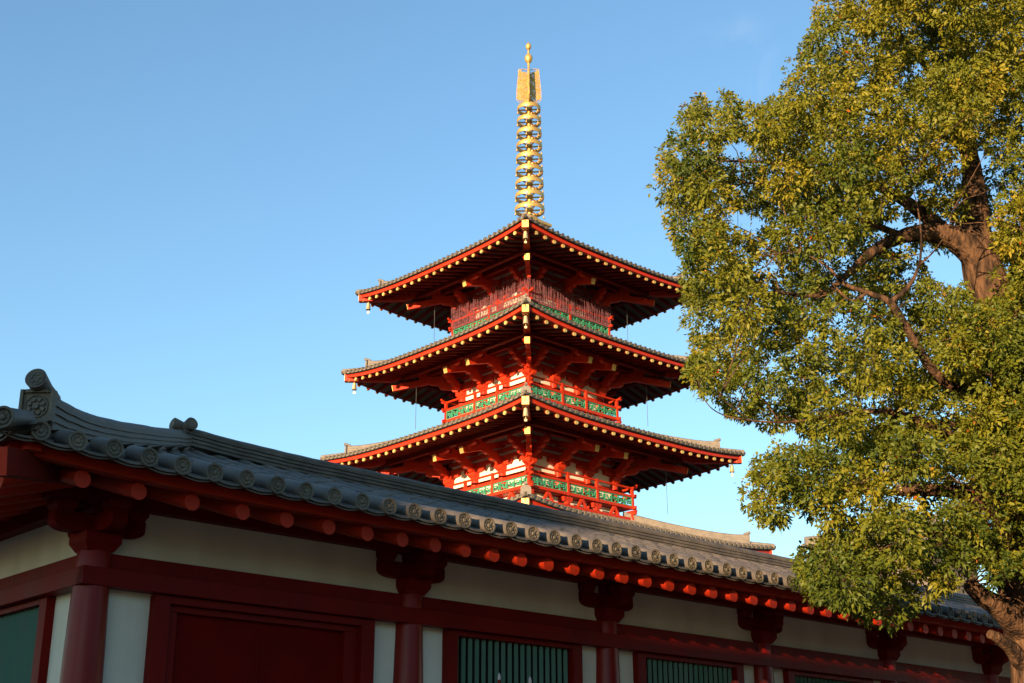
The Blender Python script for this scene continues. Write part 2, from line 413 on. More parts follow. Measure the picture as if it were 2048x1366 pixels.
for tf, end in ((None, UEND), (swap, VEND)):
    so.tf = tf
    so.add([(-1.2, -1.2, 4.27), (end, -1.2, 4.236), (end, 0.2, 4.67), (0.2, 0.2, 4.69)], [(0, 1, 2, 3)])
    so.add([(-1.2, -1.2, 4.30), (end, -1.2, 4.266), (end, 0.2, 4.70), (0.2, 0.2, 4.72)], [(0, 3, 2, 1)])
so.build('soffit', PLAST, hall, fix=False)
# rafters
def rafter_mb(L):
    mb = MB(); a = Vector((0, 0, 0)); b = Vector((0, L, 0.31*L))
    n = 18; d = Vector((0, 1, 0.31)).normalized()
    vs = [(0.071*math.cos(t), 0.0, 0.071*math.sin(t)) for t in np.linspace(0, 2*math.pi, n, endpoint=False)]
    vs += [(x, L, z+0.31*L) for x, _, z in vs]
    mb.add(vs, [tuple(range(n))]+[(q, n+q, n+(q+1) % n, (q+1) % n) for q in range(n)])
    return mb
ru = [-.73, -.24, .25, .74, 1.19, 1.64, 2.07, 2.48, 2.88, 3.26]
while ru[-1] < UEND-.4: ru.append(ru[-1]+0.378)
full = rafter_mb(1.4).build('rafter', VERM, hall, smooth=True)
full.location = (ru[3], -1.20, 4.155+lift(ru[3])); 
for wing in (0, 1):
    for i, u in enumerate(ru):
        if wing == 1 and u > VEND-.3: break
        if i < 2:
            o = rafter_mb(max(0.3, u+1.20-0.05 if i == 0 else .95)).build('rafter', VERM, hall, smooth=True)
        elif wing == 0 and i == 3: continue
        else: o = dup(full, hall)
        z = 4.155+lift(u)
        if wing == 0: o.location = (u, -1.20, z)
        else: o.location = (-1.20, u, z); o.rotation_euler = (0, 0, -math.pi/2); o.scale = (-1, 1, 1)
# hip rafter
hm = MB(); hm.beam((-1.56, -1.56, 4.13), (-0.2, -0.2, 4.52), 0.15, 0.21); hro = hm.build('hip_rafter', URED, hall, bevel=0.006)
MB().beam((-1.5615, -1.5615, 4.1296), (-1.57, -1.57, 4.1272), 0.15, 0.21).build('lit_end_face', VERM, hro)  # end face in full vermilion as the lit side, body in shade tone
# purlins, beams
for tf, end in ((None, UEND), (swap, VEND)):
    o = MB(tf).box(-0.12 if tf is None else 0.083, end, -0.12, 0.08, 4.297, 4.44); o.build('eave_purlin', DRED, hall, bevel=.008)
    MB(tf).box(-0.165 if tf is None else -0.163, end, -0.165, -0.03, 3.575, 3.735).build('wall_plate_beam', DRED, hall, bevel=.006)
    MB(tf).box(0.0, end, -0.075, 0.05, 3.737, 3.878).build('tie_beam', DRED, hall, bevel=.006)
# columns
def column_mb():
    return MB().lathe([(0.185, 0.12), (0.188, 0.8), (0.187, 1.6), (0.182, 2.3), (0.172, 3.0), (0.158, 3.5), (0.150, 3.8), (0.142, 3.885)], 28).lathe([(0.30, 0.0), (0.30, 0.08), (0.24, 0.119)], 28)
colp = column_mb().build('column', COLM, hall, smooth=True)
cu = [0, 3.512]
while cu[-1]+2.958 < UEND: cu.append(cu[-1]+2.958)
for u in cu[1:]: dup(colp, hall, (u, 0, 0))
cv = [2.96, 5.92, 8.2]
for v in cv: dup(colp, hall, (0, v, 0))
# bracket sets
def arm_out(L, h, hook=0.16):
    pts = [(-L, h), (-L, h*0.45)]+[(-L+hook*(1-math.cos(a)), h*0.45*(1-math.sin(a))) for a in np.linspace(0.2, math.pi/2, 6)]
    return pts+[(-a, b) for a, b in reversed(pts)]
def bracket(u, v, corner=False, wing=0):
    mb = MB(); loc = Vector((u, v, 0))
    mb.taper((0, 0, 3.880), 0.30, 0.30, 0.045); 
    mb.v = []; mb.f = []; mb.m = []
    mb.taper((0, 0, 3.880), 0.245, 0.34, 0.075).box(-.17, .17, -.17, .17, 3.955, 4.035)
    X, Yv = Vector((1, 0, 0)), Vector((0, 1, 0))
    mb.prism(arm_out(0.43, 0.165), (0, 0, 4.036), X if wing == 0 else Yv, UPV, Yv if wing == 0 else X, 0.15)
    if corner: mb.prism(arm_out(0.43, 0.163), (0, 0, 4.037), Yv, UPV, X, 0.15)
    else: mb.prism(arm_out(0.36, 0.163), (0, 0, 4.037), Yv if wing == 0 else X, UPV, X if wing == 0 else Yv, 0.14)
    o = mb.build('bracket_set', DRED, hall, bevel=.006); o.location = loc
    spots = [(-.34, 0), (0, 0), (.34, 0)] if wing == 0 else [(0, -.34), (0, 0), (0, .34)]
    if corner: spots += [(0, -.34), (0, .34)]
    elif wing == 0: spots += [(0, -.27)]
    else: spots += [(-.27, 0)]
    for x, y in spots:
        MB().taper((0, 0, 0), 0.15, 0.2, 0.05).box(-.1, .1, -.1, .1, .05, .095).build('bearing_block', DRED, o).location = (x, y, 4.2005)
for i, u in enumerate(cu): bracket(u, 0, i == 0, 0)
for v in cv: bracket(0, v, False, 1)
# corner: crossed purlin ends
MB().box(-.5, -.125, -.115, .075, 4.30, 4.435).build('purlin_end', DRED, hall); MB().box(-.115, .075, -.5, -.125, 4.30, 4.435).build('purlin_end', DRED, hall)
# walls, windows, door
def wall(x0, x1, z0, z1, tf, name='plaster_wall'):
    MB(tf).box(x0, x1, 0.0, 0.12, z0, z1).build(name, PLAST, hall)
def window(x0, x1, tf):
    f = MB(tf)
    z0, z1 = 1.35, 3.572
    f.box(x0, x0+.15, -.085, .1, z0, z1).box(x1-.15, x1, -.085, .1, z0, z1).box(x0+.15, x1-.15, -.083, .1, z1-.055, z1-.001).box(x0+.15, x1-.15, -.083, .1, z0, z0+.12)
    fo = f.build('window_frame', DRED, hall, bevel=.006)
    b = MB(tf); a, c = x0+.15, x1-.15; n = int(round((c-a)/.093)); 
    for i in range(n):
        m = a+(i+.5)*(c-a)/n; ww = .030
        b.add([(m-ww, 0.0, z0+.12), (m, -.035, z0+.12), (m+ww, 0.0, z0+.12), (m, .03, z0+.12), (m-ww, 0.0, z1-.056), (m, -.035, z1-.056), (m+ww, 0.0, z1-.056), (m, .03, z1-.056)],
              [(0, 1, 2, 3), (4, 7, 6, 5), (0, 4, 5, 1), (1, 5, 6, 2), (2, 6, 7, 3), (3, 7, 4, 0)])
    b.build('window_bars', DGREEN, fo)
    MB(tf).box(a, c, .07, .09, z0+.12, z1-.056).build('dark_backing', DARK, fo)
    wall(x0, x1, .3, z0-.001, tf)
for tf, cs, end in ((None, cu, UEND), (swap, [0]+cv, VEND)):
    wall(0.121 if tf else 0.0, end, 3.879, 4.42, tf, 'frieze_wall')
    for i in range(len(cs)):
        a = cs[i]; b = cs[i+1] if i+1 < len(cs) else None
        if b is None: continue
        if tf is None and i == 0:
            wall(a+.05, .59, .3, 3.60, tf); wall(3.0, b-.05, .3, 3.60, tf)
            f = MB(tf)
            f.box(.575, .73, -.10, .1, .05, 3.572).box(2.86, 3.02, -.10, .1, .05, 3.572).box(.73, 2.86, -.098, .1, 3.50, 3.571)
            f.box(.73, .84, -.03, .1, .05, 3.44).box(2.70, 2.86, -.03, .1, .05, 3.44).box(.73, 2.86, -.035, .1, 3.44, 3.499)
            fo = f.build('door_frame', DRED, hall, bevel=.006)
            d = MB(tf)
            d.box(.84, 1.768, .03, .08, .1, 3.44).box(1.772, 2.70, .03, .08, .1, 3.44)
            d.build('door_panel', DOORRED, hall)
        else:
            m = (a+b)/2; hw = 1.01 if tf is None else 0.80
            x0, x1 = m-hw, m+hw
            wall(a+.05, x0+.01, .3, 3.60, tf); wall(x1-.01, b-.05, .3, 3.60, tf)
            window(x0, x1, tf)
    MB(tf).box(-.9, end, -.9, 4.3, 0.0, 0.28).build('stone_plinth', STONE, hall) if tf is None else MB(tf).box(4.302, VEND, -.9, 4.3, 0.0, 0.281).build('stone_plinth', STONE, hall)
# inner back wall (closes the building)
for tf, end in ((None, UEND), (swap, VEND)):
    MB(tf).box(3.4 if tf is None else 3.521, end, 3.4, 3.52, .28, 4.5).build('back_wall', PLAST, hall)
MB().box(UEND-.12, UEND, .121, 3.39, .28, 4.9).build('end_wall', PLAST, hall)
MB().box(.121, 3.39, VEND-.12, VEND, .28, 4.9).build('end_wall', PLAST, hall)

# ================================================================== pagoda
PX, PY = 0.839, 57.0
pag = tag(empty('pagoda', (PX, PY, 0), R_(90-47.19)),
          'tall vermilion five storey pagoda with grey tiled roofs and golden spire behind the hall', 'pagoda')
def side(k):
    if k == 0: return lambda x, y, z: (x, -y, z)
    if k == 1: return lambda x, y, z: (-y, -x, z)
    if k == 2: return lambda x, y, z: (-x, y, z)
    return lambda x, y, z: (y, x, z)
# storey data: eave half side, tile top at the tip, lift, body half, rail half, rail top, tail x list, tail end y, tail end z
ST = [dict(e=8.10, zt=8.90, lf=.33, bw=3.3, rl=4.2, R=None, xs=(-1.1, 1.1), te=6.2, tz=8.05),
      dict(e=7.26, zt=12.85, lf=.33, bw=2.9, rl=3.5, R=11.28, xs=(-.97, .97), te=5.45, tz=12.02),
      dict(e=6.53, zt=16.96, lf=.29, bw=2.5, rl=3.05, R=15.33, xs=(-.86, .86), te=4.75, tz=16.06),
      dict(e=5.99, zt=20.93, lf=.36, bw=2.15, rl=2.66, R=19.30, xs=(-.72, .72), te=4.35, tz=19.98),
      dict(e=5.64, zt=24.75, lf=.30, bw=1.85, rl=2.48, R=23.13, xs=(0.0,), te=3.95, tz=23.86)]
def zr(st, x, y):
    s_ = st['e']-y
    return st['zt']-st['lf']+st['lf']*(min(1.0, abs(x)/st['e']))**3.2-0.13+0.27*s_+0.018*s_*s_
nind = 0
def roof_parts(st, parent_name, root, ymin, apex=False, detail=True, budget=None):
    e = st['e']; pan = MB(); rl = MB(); rl.cur = 0
    n = int(round(2*e/0.30)); sp = 2*e/n
    for k in range(4):
        pan.tf = side(k); rl.tf = side(k)
        ny, nx = 9, 28; vs = []
        for j in range(ny+1):
            y = e+(ymin-e)*j/ny
            for q in range(nx+1):
                x = -y+2*y*q/nx; vs.append((x, y, zr(st, x, y)))
        pan.add(vs, [(j*(nx+1)+q, j*(nx+1)+q+1, (j+1)*(nx+1)+q+1, (j+1)*(nx+1)+q) for j in range(ny) for q in range(nx)])
        vs = []
        for q in range(nx+1):
            x = -e+2*e*q/nx; z = zr(st, x, e); vs += [(x, e, z), (x, e, z-.07), (x*(1-.25/e), e-.25, z-.05)]
        pan.add(vs, [(q*3, q*3+1, q*3+4, q*3+3) for q in range(nx)]+[(q*3+1, q*3+2, q*3+5, q*3+4) for q in range(nx)])
        for i in range(n+1):
            x = -e+.06+(2*e-.12)*i/n; y1 = max(abs(x), ymin)
            if e-y1 < 0.05: y1 = e-.15
            r = .075; m = 6; rows = 5; vs = []
            for j in range(rows+1):
                y = e+.02+(y1-e)*j/rows; z = zr(st, x, min(y, e))
                for q in range(m): t = math.pi*q/(m-1); vs.append((x+r*math.cos(t), y, z+r*math.sin(t)))
            rl.cur = 0
            rl.add(vs, [(j*m+q, j*m+q+1, (j+1)*m+q+1, (j+1)*m+q) for j in range(rows) for q in range(m-1)])
            z = zr(st, x, e); rl.cur = 1
            rl.add([(x+.082*math.cos(t), e+.03, z+.01+.082*math.sin(t)) for t in np.linspace(0, 2*math.pi, 10, endpoint=False)], [tuple(range(10))])
            rl.add([(x+rr*math.cos(t), e+yy, z+.01+rr*math.sin(t)) for rr, yy in ((.082, .03), (.078, -.06)) for t in np.linspace(0, 2*math.pi, 10, endpoint=False)],
                   [(q, (q+1) % 10, 10+(q+1) % 10, 10+q) for q in range(10)])
    ro = pan.build('tiled_roof', TILE, root, smooth=True)
    rl.build('cover_tiles', [TILE, ENDT], ro, smooth=True, fix=False)
    # hip ridges, two tiers
    for k in range(4):
        a = side(k); 
        P1 = []; 
        for y in (e-.02, e-.3, e-.6, e-.9, e-1.2): P1.append(Vector(a(-y, y, zr(st, -y, y)-.02)))
        sd_ = Vector(a(1, 1, 0)).normalized()
        hb = MB(); hb.sweep(P1, layered(.24, .17, 2, .07), sd_)
        P2 = []; y0 = e-.80; m = 10
        ys = [y0+(ymin-y0)*i/m for i in range(m+1)]
        vs = []; npr = 0
        for i, y in enumerate(ys):
            s_ = (y0-y); h = .36+.10*math.exp(-s_/.35)
            p = layered(.28, h, 4, .08); npr = len(p); b = Vector(a(-y, y, zr(st, -y, y)-.02))
            vs += [b+sd_*aa+UPV*bb for aa, bb in p]
        hb.add(vs, [(i*npr+j, i*npr+(j+1) % npr, (i+1)*npr+(j+1) % npr, (i+1)*npr+j) for i in range(m) for j in range(npr)]+[tuple(range(npr))[::-1], tuple(m*npr+j for j in range(npr))])
        b = Vector(a(-y0, y0, zr(st, -y0, y0))); dd = Vector(a(-1, 1, 0)).normalized()
        hb.prism([(-.2, -.02), (.2, -.02), (.19, .36), (.08, .46), (-.08, .46), (-.19, .36)], b+dd*.03, sd_, UPV, dd, .07)
        hb.tube([b+UPV*.44-dd*.15, b+UPV*.52+dd*.12], .06, 10)
        hb.build('hip_ridge', TILE, ro, smooth=True)
    # fascia & boards
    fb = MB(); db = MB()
    for k in range(4):
        fb.tf = side(k); db.tf = side(k); vs = []; v2 = []; nx = 24
        for q in range(nx+1):
            t = -1+2*q/nx
            for yy, dz in ((e-.10, -.30), (e-.10, -.15), (e-.24, -.11), (e-.24, -.30)):
                vs.append((t*yy, yy, zr(st, t*e, e)+dz+.04))
            for yy, dz in ((e-.01, -.085), (e-.24, -.03), (e-.24, -.07), (e-.01, -.105)): v2.append((t*yy, yy, zr(st, t*e, e)+dz))
        F4 = [(q*4+j, q*4+(j+1) % 4, q*4+4+(j+1) % 4, q*4+4+j) for q in range(nx) for j in range(4)]
        fb.add(vs, F4); db.add(v2, F4)
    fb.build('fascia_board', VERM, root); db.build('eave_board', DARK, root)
    # soffit boards (plaster) above rafters
    sf = MB(); yi = st['bw']-.1
    for k in range(4):
        sf.tf = side(k); vs = []; ny, nx = 4, 16
        for j in range(ny+1):
            y = e-.22+(yi-e+.22)*j/ny
            for q in range(nx+1):
                t = -1+2*q/nx; l0 = zr(st, t*e, e)-zr(st, 0, e)
                vs.append((t*y, y, zr(st, 0, e)+l0*(1-(e-y)/(e-yi))-.245+.27*(e-.22-y)))
        sf.add(vs, [(j*(nx+1)+q, j*(nx+1)+q+1, (j+1)*(nx+1)+q+1, (j+1)*(nx+1)+q) for j in range(ny) for q in range(nx)])
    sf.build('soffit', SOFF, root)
    # rafters with gilt caps
    nr = int(round(2*e/.52)); xs = [-e+.30+(2*e-.60)*i/(nr-1) for i in range(nr)]
    rest = MB()
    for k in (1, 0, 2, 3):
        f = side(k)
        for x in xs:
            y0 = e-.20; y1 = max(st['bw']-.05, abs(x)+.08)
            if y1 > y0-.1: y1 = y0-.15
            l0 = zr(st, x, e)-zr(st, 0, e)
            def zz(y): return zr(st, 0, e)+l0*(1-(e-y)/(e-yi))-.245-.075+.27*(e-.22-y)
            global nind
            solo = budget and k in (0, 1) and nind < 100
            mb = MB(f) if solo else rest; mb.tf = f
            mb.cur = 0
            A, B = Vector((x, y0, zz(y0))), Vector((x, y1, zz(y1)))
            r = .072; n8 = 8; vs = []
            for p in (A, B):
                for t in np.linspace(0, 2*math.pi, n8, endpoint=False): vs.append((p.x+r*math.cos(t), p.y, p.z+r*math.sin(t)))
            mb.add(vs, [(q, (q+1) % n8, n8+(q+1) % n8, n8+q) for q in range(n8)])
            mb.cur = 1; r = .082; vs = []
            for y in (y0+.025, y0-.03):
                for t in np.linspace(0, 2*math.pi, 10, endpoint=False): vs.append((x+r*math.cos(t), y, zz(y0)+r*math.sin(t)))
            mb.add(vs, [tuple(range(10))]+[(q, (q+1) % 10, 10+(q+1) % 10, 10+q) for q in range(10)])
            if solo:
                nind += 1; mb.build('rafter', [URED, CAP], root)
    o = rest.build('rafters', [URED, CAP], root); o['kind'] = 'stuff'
    # hip rafters
    for k in range(4):
        f = side(k); D1 = e-.12; zc = zr(st, e, e)-.27
        mb = MB()
        a = Vector(f(-D1, D1, zc)); y2 = st['bw']; b = Vector(f(-y2, y2, zr(st, 0, e)-.30+.27*(e-y2)))
        am = Vector(f(-(e-1.6), e-1.6, zr(st, 0, e)-.36+.27*1.5))
        mb.beam(a, am, .27, .36); mb.beam(am, b, .27, .36)
        hr_ = mb.build('hip_rafter', VERM, root)
        d = (a-am).normalized(); MB().beam(a+d*.002, a+d*.016, .27, .34).build('gilt_cap', CAP, hr_)
    return ro

def lattice(mb, x0, x1, y, z0, z1):
    """green broken-key lattice"""
    t = .05; th = .04; H = z1-z0
    mb.box(x0, x1, y-.02, y+.02, z0, z0+t*.7).box(x0, x1, y-.02, y+.02, z1-t*.7, z1)
    n = max(2, int(round((x1-x0)/(H*1.0)))); wv = (x1-x0)/n
    for i in range(n+1): mb.box(x0+i*wv-t/2, x0+i*wv+t/2, y-.022, y+.022, z0, z1)
    for i in range(n):
        a = x0+i*wv; c = a+wv/2; m = (z0+z1)/2
        mb.box(a+wv*.22, c+t/2, y-.019, y+.019, m-t/2, m+t/2)
        mb.box(c-t/2, c+t/2, y-.021, y+.021, z0+H*.22 if i % 2 else m, m if i % 2 else z1-H*.22)
        mb.box(c, a+wv*.8, y-.018, y+.018, z0+H*.24, z0+H*.24+t)
        mb.box(a+wv*.2, c, y-.018, y+.018, z1-H*.24-t, z1-H*.24)
        mb.box(a+wv*.8-t/2, a+wv*.8+t/2, y-.0185, y+.0185, z0+H*.24, z0+H*.72)
CLOUD = [(-.1, 0), (.22, 0), (.30, .03), (.36, .12), (.62, .14), (.74, .20), (.78, .34), (1.02, .37), (1.12, .44), (1.15, .57), (1.34, .60), (1.42, .68), (1.43, .84), (1.02, .84), (.98, .72), (.70, .69), (.66, .56), (.40, .52), (.36, .40), (-.1, .38)]
def storey(st, detail=True):
    e, bw, te, tz, xs = st['e'], st['bw'], st['te'], st['tz'], st['xs']
    R = st['R'] if st['R'] else 1.0+st['zt']-2.4-.9
    top = zr(st, 0, e)-.30+.27*(e-bw)
    body = empty('storey_body', (0, 0, 0), 0, pag)
    zb = R+.22 if st['R'] else 7.2
    zf = (R-1.25) if st['R'] else 0.8
    # plaster core
    MB().box(-bw+.06, bw-.06, -bw+.06, bw-.06, zf, top).build('plaster_wall', PLAST, body)
    colx = sorted(set([-bw, bw]+list(xs)))
    for k in range(4):
        f = side(k)
        for x in colx[:-1]:
            q = f(x, bw, 0)
            MB().lathe([(.19, zf), (.19, zb-.5), (.165, zb)], 14, (q[0], q[1], 0)).build('column', VERM, body, smooth=True)
        # horizontal beams
        for z0, z1, d in ((zb-.42, zb-.22, .03), (zb+.50, zb+.66, .02), (zb+.80, zb+.96, .02), (zb+1.10, zb+1.26, .02), (top-.22, top-.02, .02)):
            if z1 < top: MB(f).box(-bw-.05, bw+.05-.11, bw-.08, bw+.04+d, z0, z1).build('wall_beam', VERM, body)
        # windows of the core: dark louvre panels below
    # cloud brackets, tail rafters
    sc_ = (te-bw)/2.25
    for k in range(4):
        f = side(k)
        spots = [(x, 0) for x in xs]+[(-bw, 1)]
        for x, corner in spots:
            fac = math.sqrt(2) if corner else 1
            base = Vector(f(x, bw, 0)); dirv = Vector(f(-1, 1, 0)).normalized() if corner else Vector(f(0, 1, 0))
            sdv = Vector((-dirv.y, dirv.x, 0))
            br = MB()
            q = base
            br.taper((q.x, q.y, zb), .30, .44, .1).box(q.x-.22, q.x+.22, q.y-.22, q.y+.22, zb+.1, zb+.24)
            br.prism([(a*sc_*fac, b) for a, b in CLOUD], (q.x, q.y, zb+.24), dirv, UPV, sdv, .21)
            # arm along the wall
            if not corner:
                br.prism(arm_out(.62, .24, .25), (q.x, q.y, zb+.24), sdv, UPV, dirv, .20)
            else:
                for ds in (Vector(f(0, 1, 0)), Vector(f(-1, 0, 0))):
                    s2 = Vector((-ds.y, ds.x, 0))
                    br.prism([(a*sc_*.8, b*.9) for a, b in CLOUD], (q.x, q.y, zb+.241), ds, UPV, s2, .22)
                    br.prism([(-.2, 0), (.62, .06), (.66, .24), (-.2, .24)], (q.x, q.y, zb+.243), -ds, UPV, s2, .22)
            bo = br.build('cloud_bracket', VERM, body)
            # small blocks on the arm
            for r_ in (1.12, 1.32):
                p = q+dirv*(r_*sc_*fac); bz = zb+.24+.84
                MB().taper((p.x, p.y, bz-.005), .2, .28, .12).build('bearing_block', VERM, bo)
            # tail rafter
            L = (te-bw)*fac
            a = q+dirv*L; a.z = tz; b = q-dirv*.1; b.z = tz+.30*(te-bw)
            t_ = MB().beam(a, b, .20, .26).build('tail_rafter', VERM, body)
            d = (a-b).normalized(); MB().beam(a+d*.002, a+d*.016, .22, .27).build('gilt_cap', CAP, t_)
            # lateral arm and block carrying the purlin
            p = q+dirv*(L-.28*fac); pz = tz+.30
            ar = MB().taper((p.x, p.y, pz-.22), .22, .30, .12)
            if not corner: ar.prism(arm_out(.55, .18, .2), (p.x, p.y, pz-.10), sdv, UPV, dirv, .2)
            ar.build('purlin_arm', VERM, body)
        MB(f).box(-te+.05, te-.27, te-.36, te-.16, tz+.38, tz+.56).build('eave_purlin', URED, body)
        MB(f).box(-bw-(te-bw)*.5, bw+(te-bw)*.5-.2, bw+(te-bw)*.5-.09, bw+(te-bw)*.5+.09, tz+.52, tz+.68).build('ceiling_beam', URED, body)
    if not st['R']: return
    # balcony
    rl = st['rl']
    bal = MB().box(-rl+.04, rl-.04, -rl+.04, rl-.04, R-.93, R-.85).build('balcony', VERM, pag)
    for k in range(4):
        f = side(k)
        px_ = sorted([-rl]+list(xs if len(xs) > 1 else (0.0,)))
        for x in px_:
            MB(f).box(x-.055, x+.055, rl-.055, rl+.055, R-.93, R+.05).build('railing_post', VERM, bal)
        ext = .30
        MB(f).tube([(-rl-ext, rl, R+.09), (-rl-ext*.4, rl, R+.02), (-rl+.1, rl, R), (rl-.1, rl, R), (rl+ext*.4, rl, R+.02), (rl+ext, rl, R+.09)], .048, 8).build('handrail', VERM, bal)
        for zc, hh, o_ in ((R-.36, .10, .22), (R-.86, .12, .2)):
            o2 = .003*k if k % 2 else 0
            MB(f).box(-rl-o_, rl+o_, rl-.045, rl+.045, zc-hh/2+o2, zc+hh/2+o2).build('railing_beam', VERM, bal)
        allp = sorted(px_+[rl])
        if detail:
            for i in range(len(allp)-1):
                a, b = allp[i]+.06, allp[i+1]-.06
                lm = MB(f); lattice(lm, a, b, rl, R-.80, R-.42); lm.build('lattice_panel', GREEN, bal)
                st_ = MB(f)
        # base frame under the deck
        MB(f).box(-rl-.12, rl+.12, rl-.12, rl+.02, R-1.42+.004*k, R-1.30+.004*k).build('base_beam', VERM, bal)
        for i in range(len(allp)-1):
            a, b = allp[i], allp[i+1]; m = (a+b)/2
            pts = [(-.30, 0), (-.20, 0), (0, .24), (.20, 0), (.30, 0), (.07, .36), (-.07, .36)]
            g_ = MB(f).prism(pts, (m, rl-.05, R-1.30), (1, 0, 0), (0, 0, 1), (0, 1, 0), .10)
            g_.build('forked_strut', VERM, bal)
        for x in allp[:-1]:
            g_ = MB(f).box(x-.09, x+.09, rl-.14, rl+.04, R-1.30, R-1.17).box(x-.24, x+.24, rl-.11, rl+.01, R-1.17, R-1.07)
            for dx in (-.19, 0, .19): g_.box(x+dx-.065, x+dx+.065, rl-.12, rl+.02, R-1.07, R-.99)
            g_.build('small_bracket', VERM, bal)
    # recessed plinth wall behind the struts
    MB().box(-rl+.45, rl-.45, -rl+.45, rl-.45, R-1.6, R-.94).build('plinth_wall', PLAST, bal)
for i, st in enumerate(ST):
    storey(st)
order = [4, 3, 2, 1, 0]
for i in order:
    st = ST[i]
    ymin = (ST[i+1]['rl']-.3) if i < 4 else 0.55
    roof_parts(st, '', pag, ymin, budget=i >= 2)
MB().box(-4.5, 4.5, -4.5, 4.5, 0, .8).build('stone_base', STONE, pag)

# bird net of fine cords round the top balcony
st = ST[4]; nb = MB()
for k in range(4):
    f = side(k); y = st['rl']+.07; x = -y; nb.tf = f
    while x < y:
        h = .6+.6*random.random()+.15*math.sin(x*2)
        dx = random.uniform(-.05, .05)
        nb.beam((x, y, st['R']-.42), (x+dx, y-random.uniform(-.03, .25), st['R']+h), .011, .011, (0.3, 1, 0))
        x += random.uniform(.014, .04)
    for z in (-.2, .15, .4): nb.beam((-y, y, st['R']+z), (y, y, st['R']+z), .012, .012)
nb.build('bird_net', WIRE, pag, fix=False)
# lightning conductor cables hanging between roofs
for D, za, zb_ in ((4.35, 24.3, 20.9+.27*1.5), (5.1, 20.5, 18.1), (5.8, 16.6, 14.2)):
    for sgn in (-1, 1):
        q = Vector((sgn*D*S2, -sgn*D*S2, 0))
        MB().tube([q+UPV*za, q+UPV*zb_], .011, 6).build('conductor_cable', STEEL, pag)

# spire
SZ = 27.3
sp = MB().lathe([(.11, SZ), (.10, 30), (.085, 34), (.06, 36.2), (.05, 37.2)], 12).build('spire', GOLD, pag, smooth=True)
MB().box(-.62, .62, -.62, .62, 27.15, 27.75).box(-.72, .72, -.72, .72, 27.751, 27.88).lathe([(.55, 27.881), (.5, 28.05), (.3, 28.25), (.2, 28.35)], 20).build('spire_base', GOLD, sp)
for i in range(9):
    z = 28.62+i*(33.93-28.62)/8; r = .69-.135*i/8
    mb = MB(); n = 32
    vs = [(rr*math.cos(2*math.pi*q/n), rr*math.sin(2*math.pi*q/n), z+dz) for rr, dz in ((r, -.09), (r+.02, 0), (r, .11), (r-.03, .11), (r-.035, 0), (r-.03, -.09)) for q in range(n)]
    mb.add(vs, [(j*n+q, j*n+(q+1) % n, ((j+1) % 6)*n+(q+1) % n, ((j+1) % 6)*n+q) for j in range(6) for q in range(n)])
    mb.lathe([(.12, z-.12), (.16, z-.05), (.16, z+.06), (.12, z+.12)], 14)
    for q in range(6):
        a = math.pi*q/3+.2; c_, s_ = math.cos(a), math.sin(a)
        mb.beam((c_*.15, s_*.15, z-.02), (c_*(r-.02), s_*(r-.02), z-.02), .04, .07)
        a += .39; c_, s_ = math.cos(a), math.sin(a)
        mb.lathe([(.015, z-.20), (.035, z-.26), (.045, z-.34)], 6, (c_*(r+.0), s_*(r+.0), 0))
        mb.beam((c_*r, s_*r, z-.12), (c_*r, s_*r, z-.21), .015, .015, (1, 0, 0))
    mb.build('spire_ring', GOLD, sp, smooth=True)
# openwork flame plates
for k in range(4):
    a = math.pi/2*k-R_(90-47.19); d = Vector((math.cos(a), math.sin(a), 0)); nrm = Vector((-d.y, d.x, 0)); mb = MB()
    z0, z1 = 34.25, 36.10
    def wdt(z): t = (z-z0)/(z1-z0); return .58-.10*t
    def strip(pts, wd=.032):
        for i in range(len(pts)-1): mb.beam(d*pts[i][0]+UPV*pts[i][1], d*pts[i+1][0]+UPV*pts[i+1][1], .02, wd, nrm)
    random.seed(k)
    for i in range(24):
        z = z0+.02+i*.068; w0 = wdt(z)
        pts = []
        for j in range(9):
            t = j/8; pts.append((w0*t, z+.28*t*t+.045*math.sin(t*9+i)))
        strip(pts, .06)
        for q in (.12, .35, .6, .82):
            cx, cz = .05+(w0-.05)*q, z+.28*q*q+.05
            rr = .045+.015*random.random(); a0 = random.random()*6
            strip([(cx+rr*math.cos(a0+b), cz+rr*math.sin(a0+b)) for b in np.linspace(0, 4.6, 7)], .042)
    strip([(.1, z0-.05), (wdt(z0)*.8, z0+.05), (wdt(z0), z0+.2), (wdt(z0)+.01, z0+.6), (wdt(z1), z1), (wdt(z1)*.6, z1+.05), (.05, z1-.02)], .04)
    mb.build('flame_plate', GOLD, sp)
MB().lathe([(.05, 36.45), (.12, 36.52), (.185, 36.64), (.20, 36.74), (.17, 36.86), (.09, 36.95), (.05, 37.0)], 20).build('spire_orb', GOLD, sp, smooth=True)
MB().lathe([(.05, 37.22), (.11, 37.28), (.145, 37.38), (.135, 37.47), (.08, 37.56), (.02, 37.63)], 20).build('spire_jewel', GOLD, sp, smooth=True)

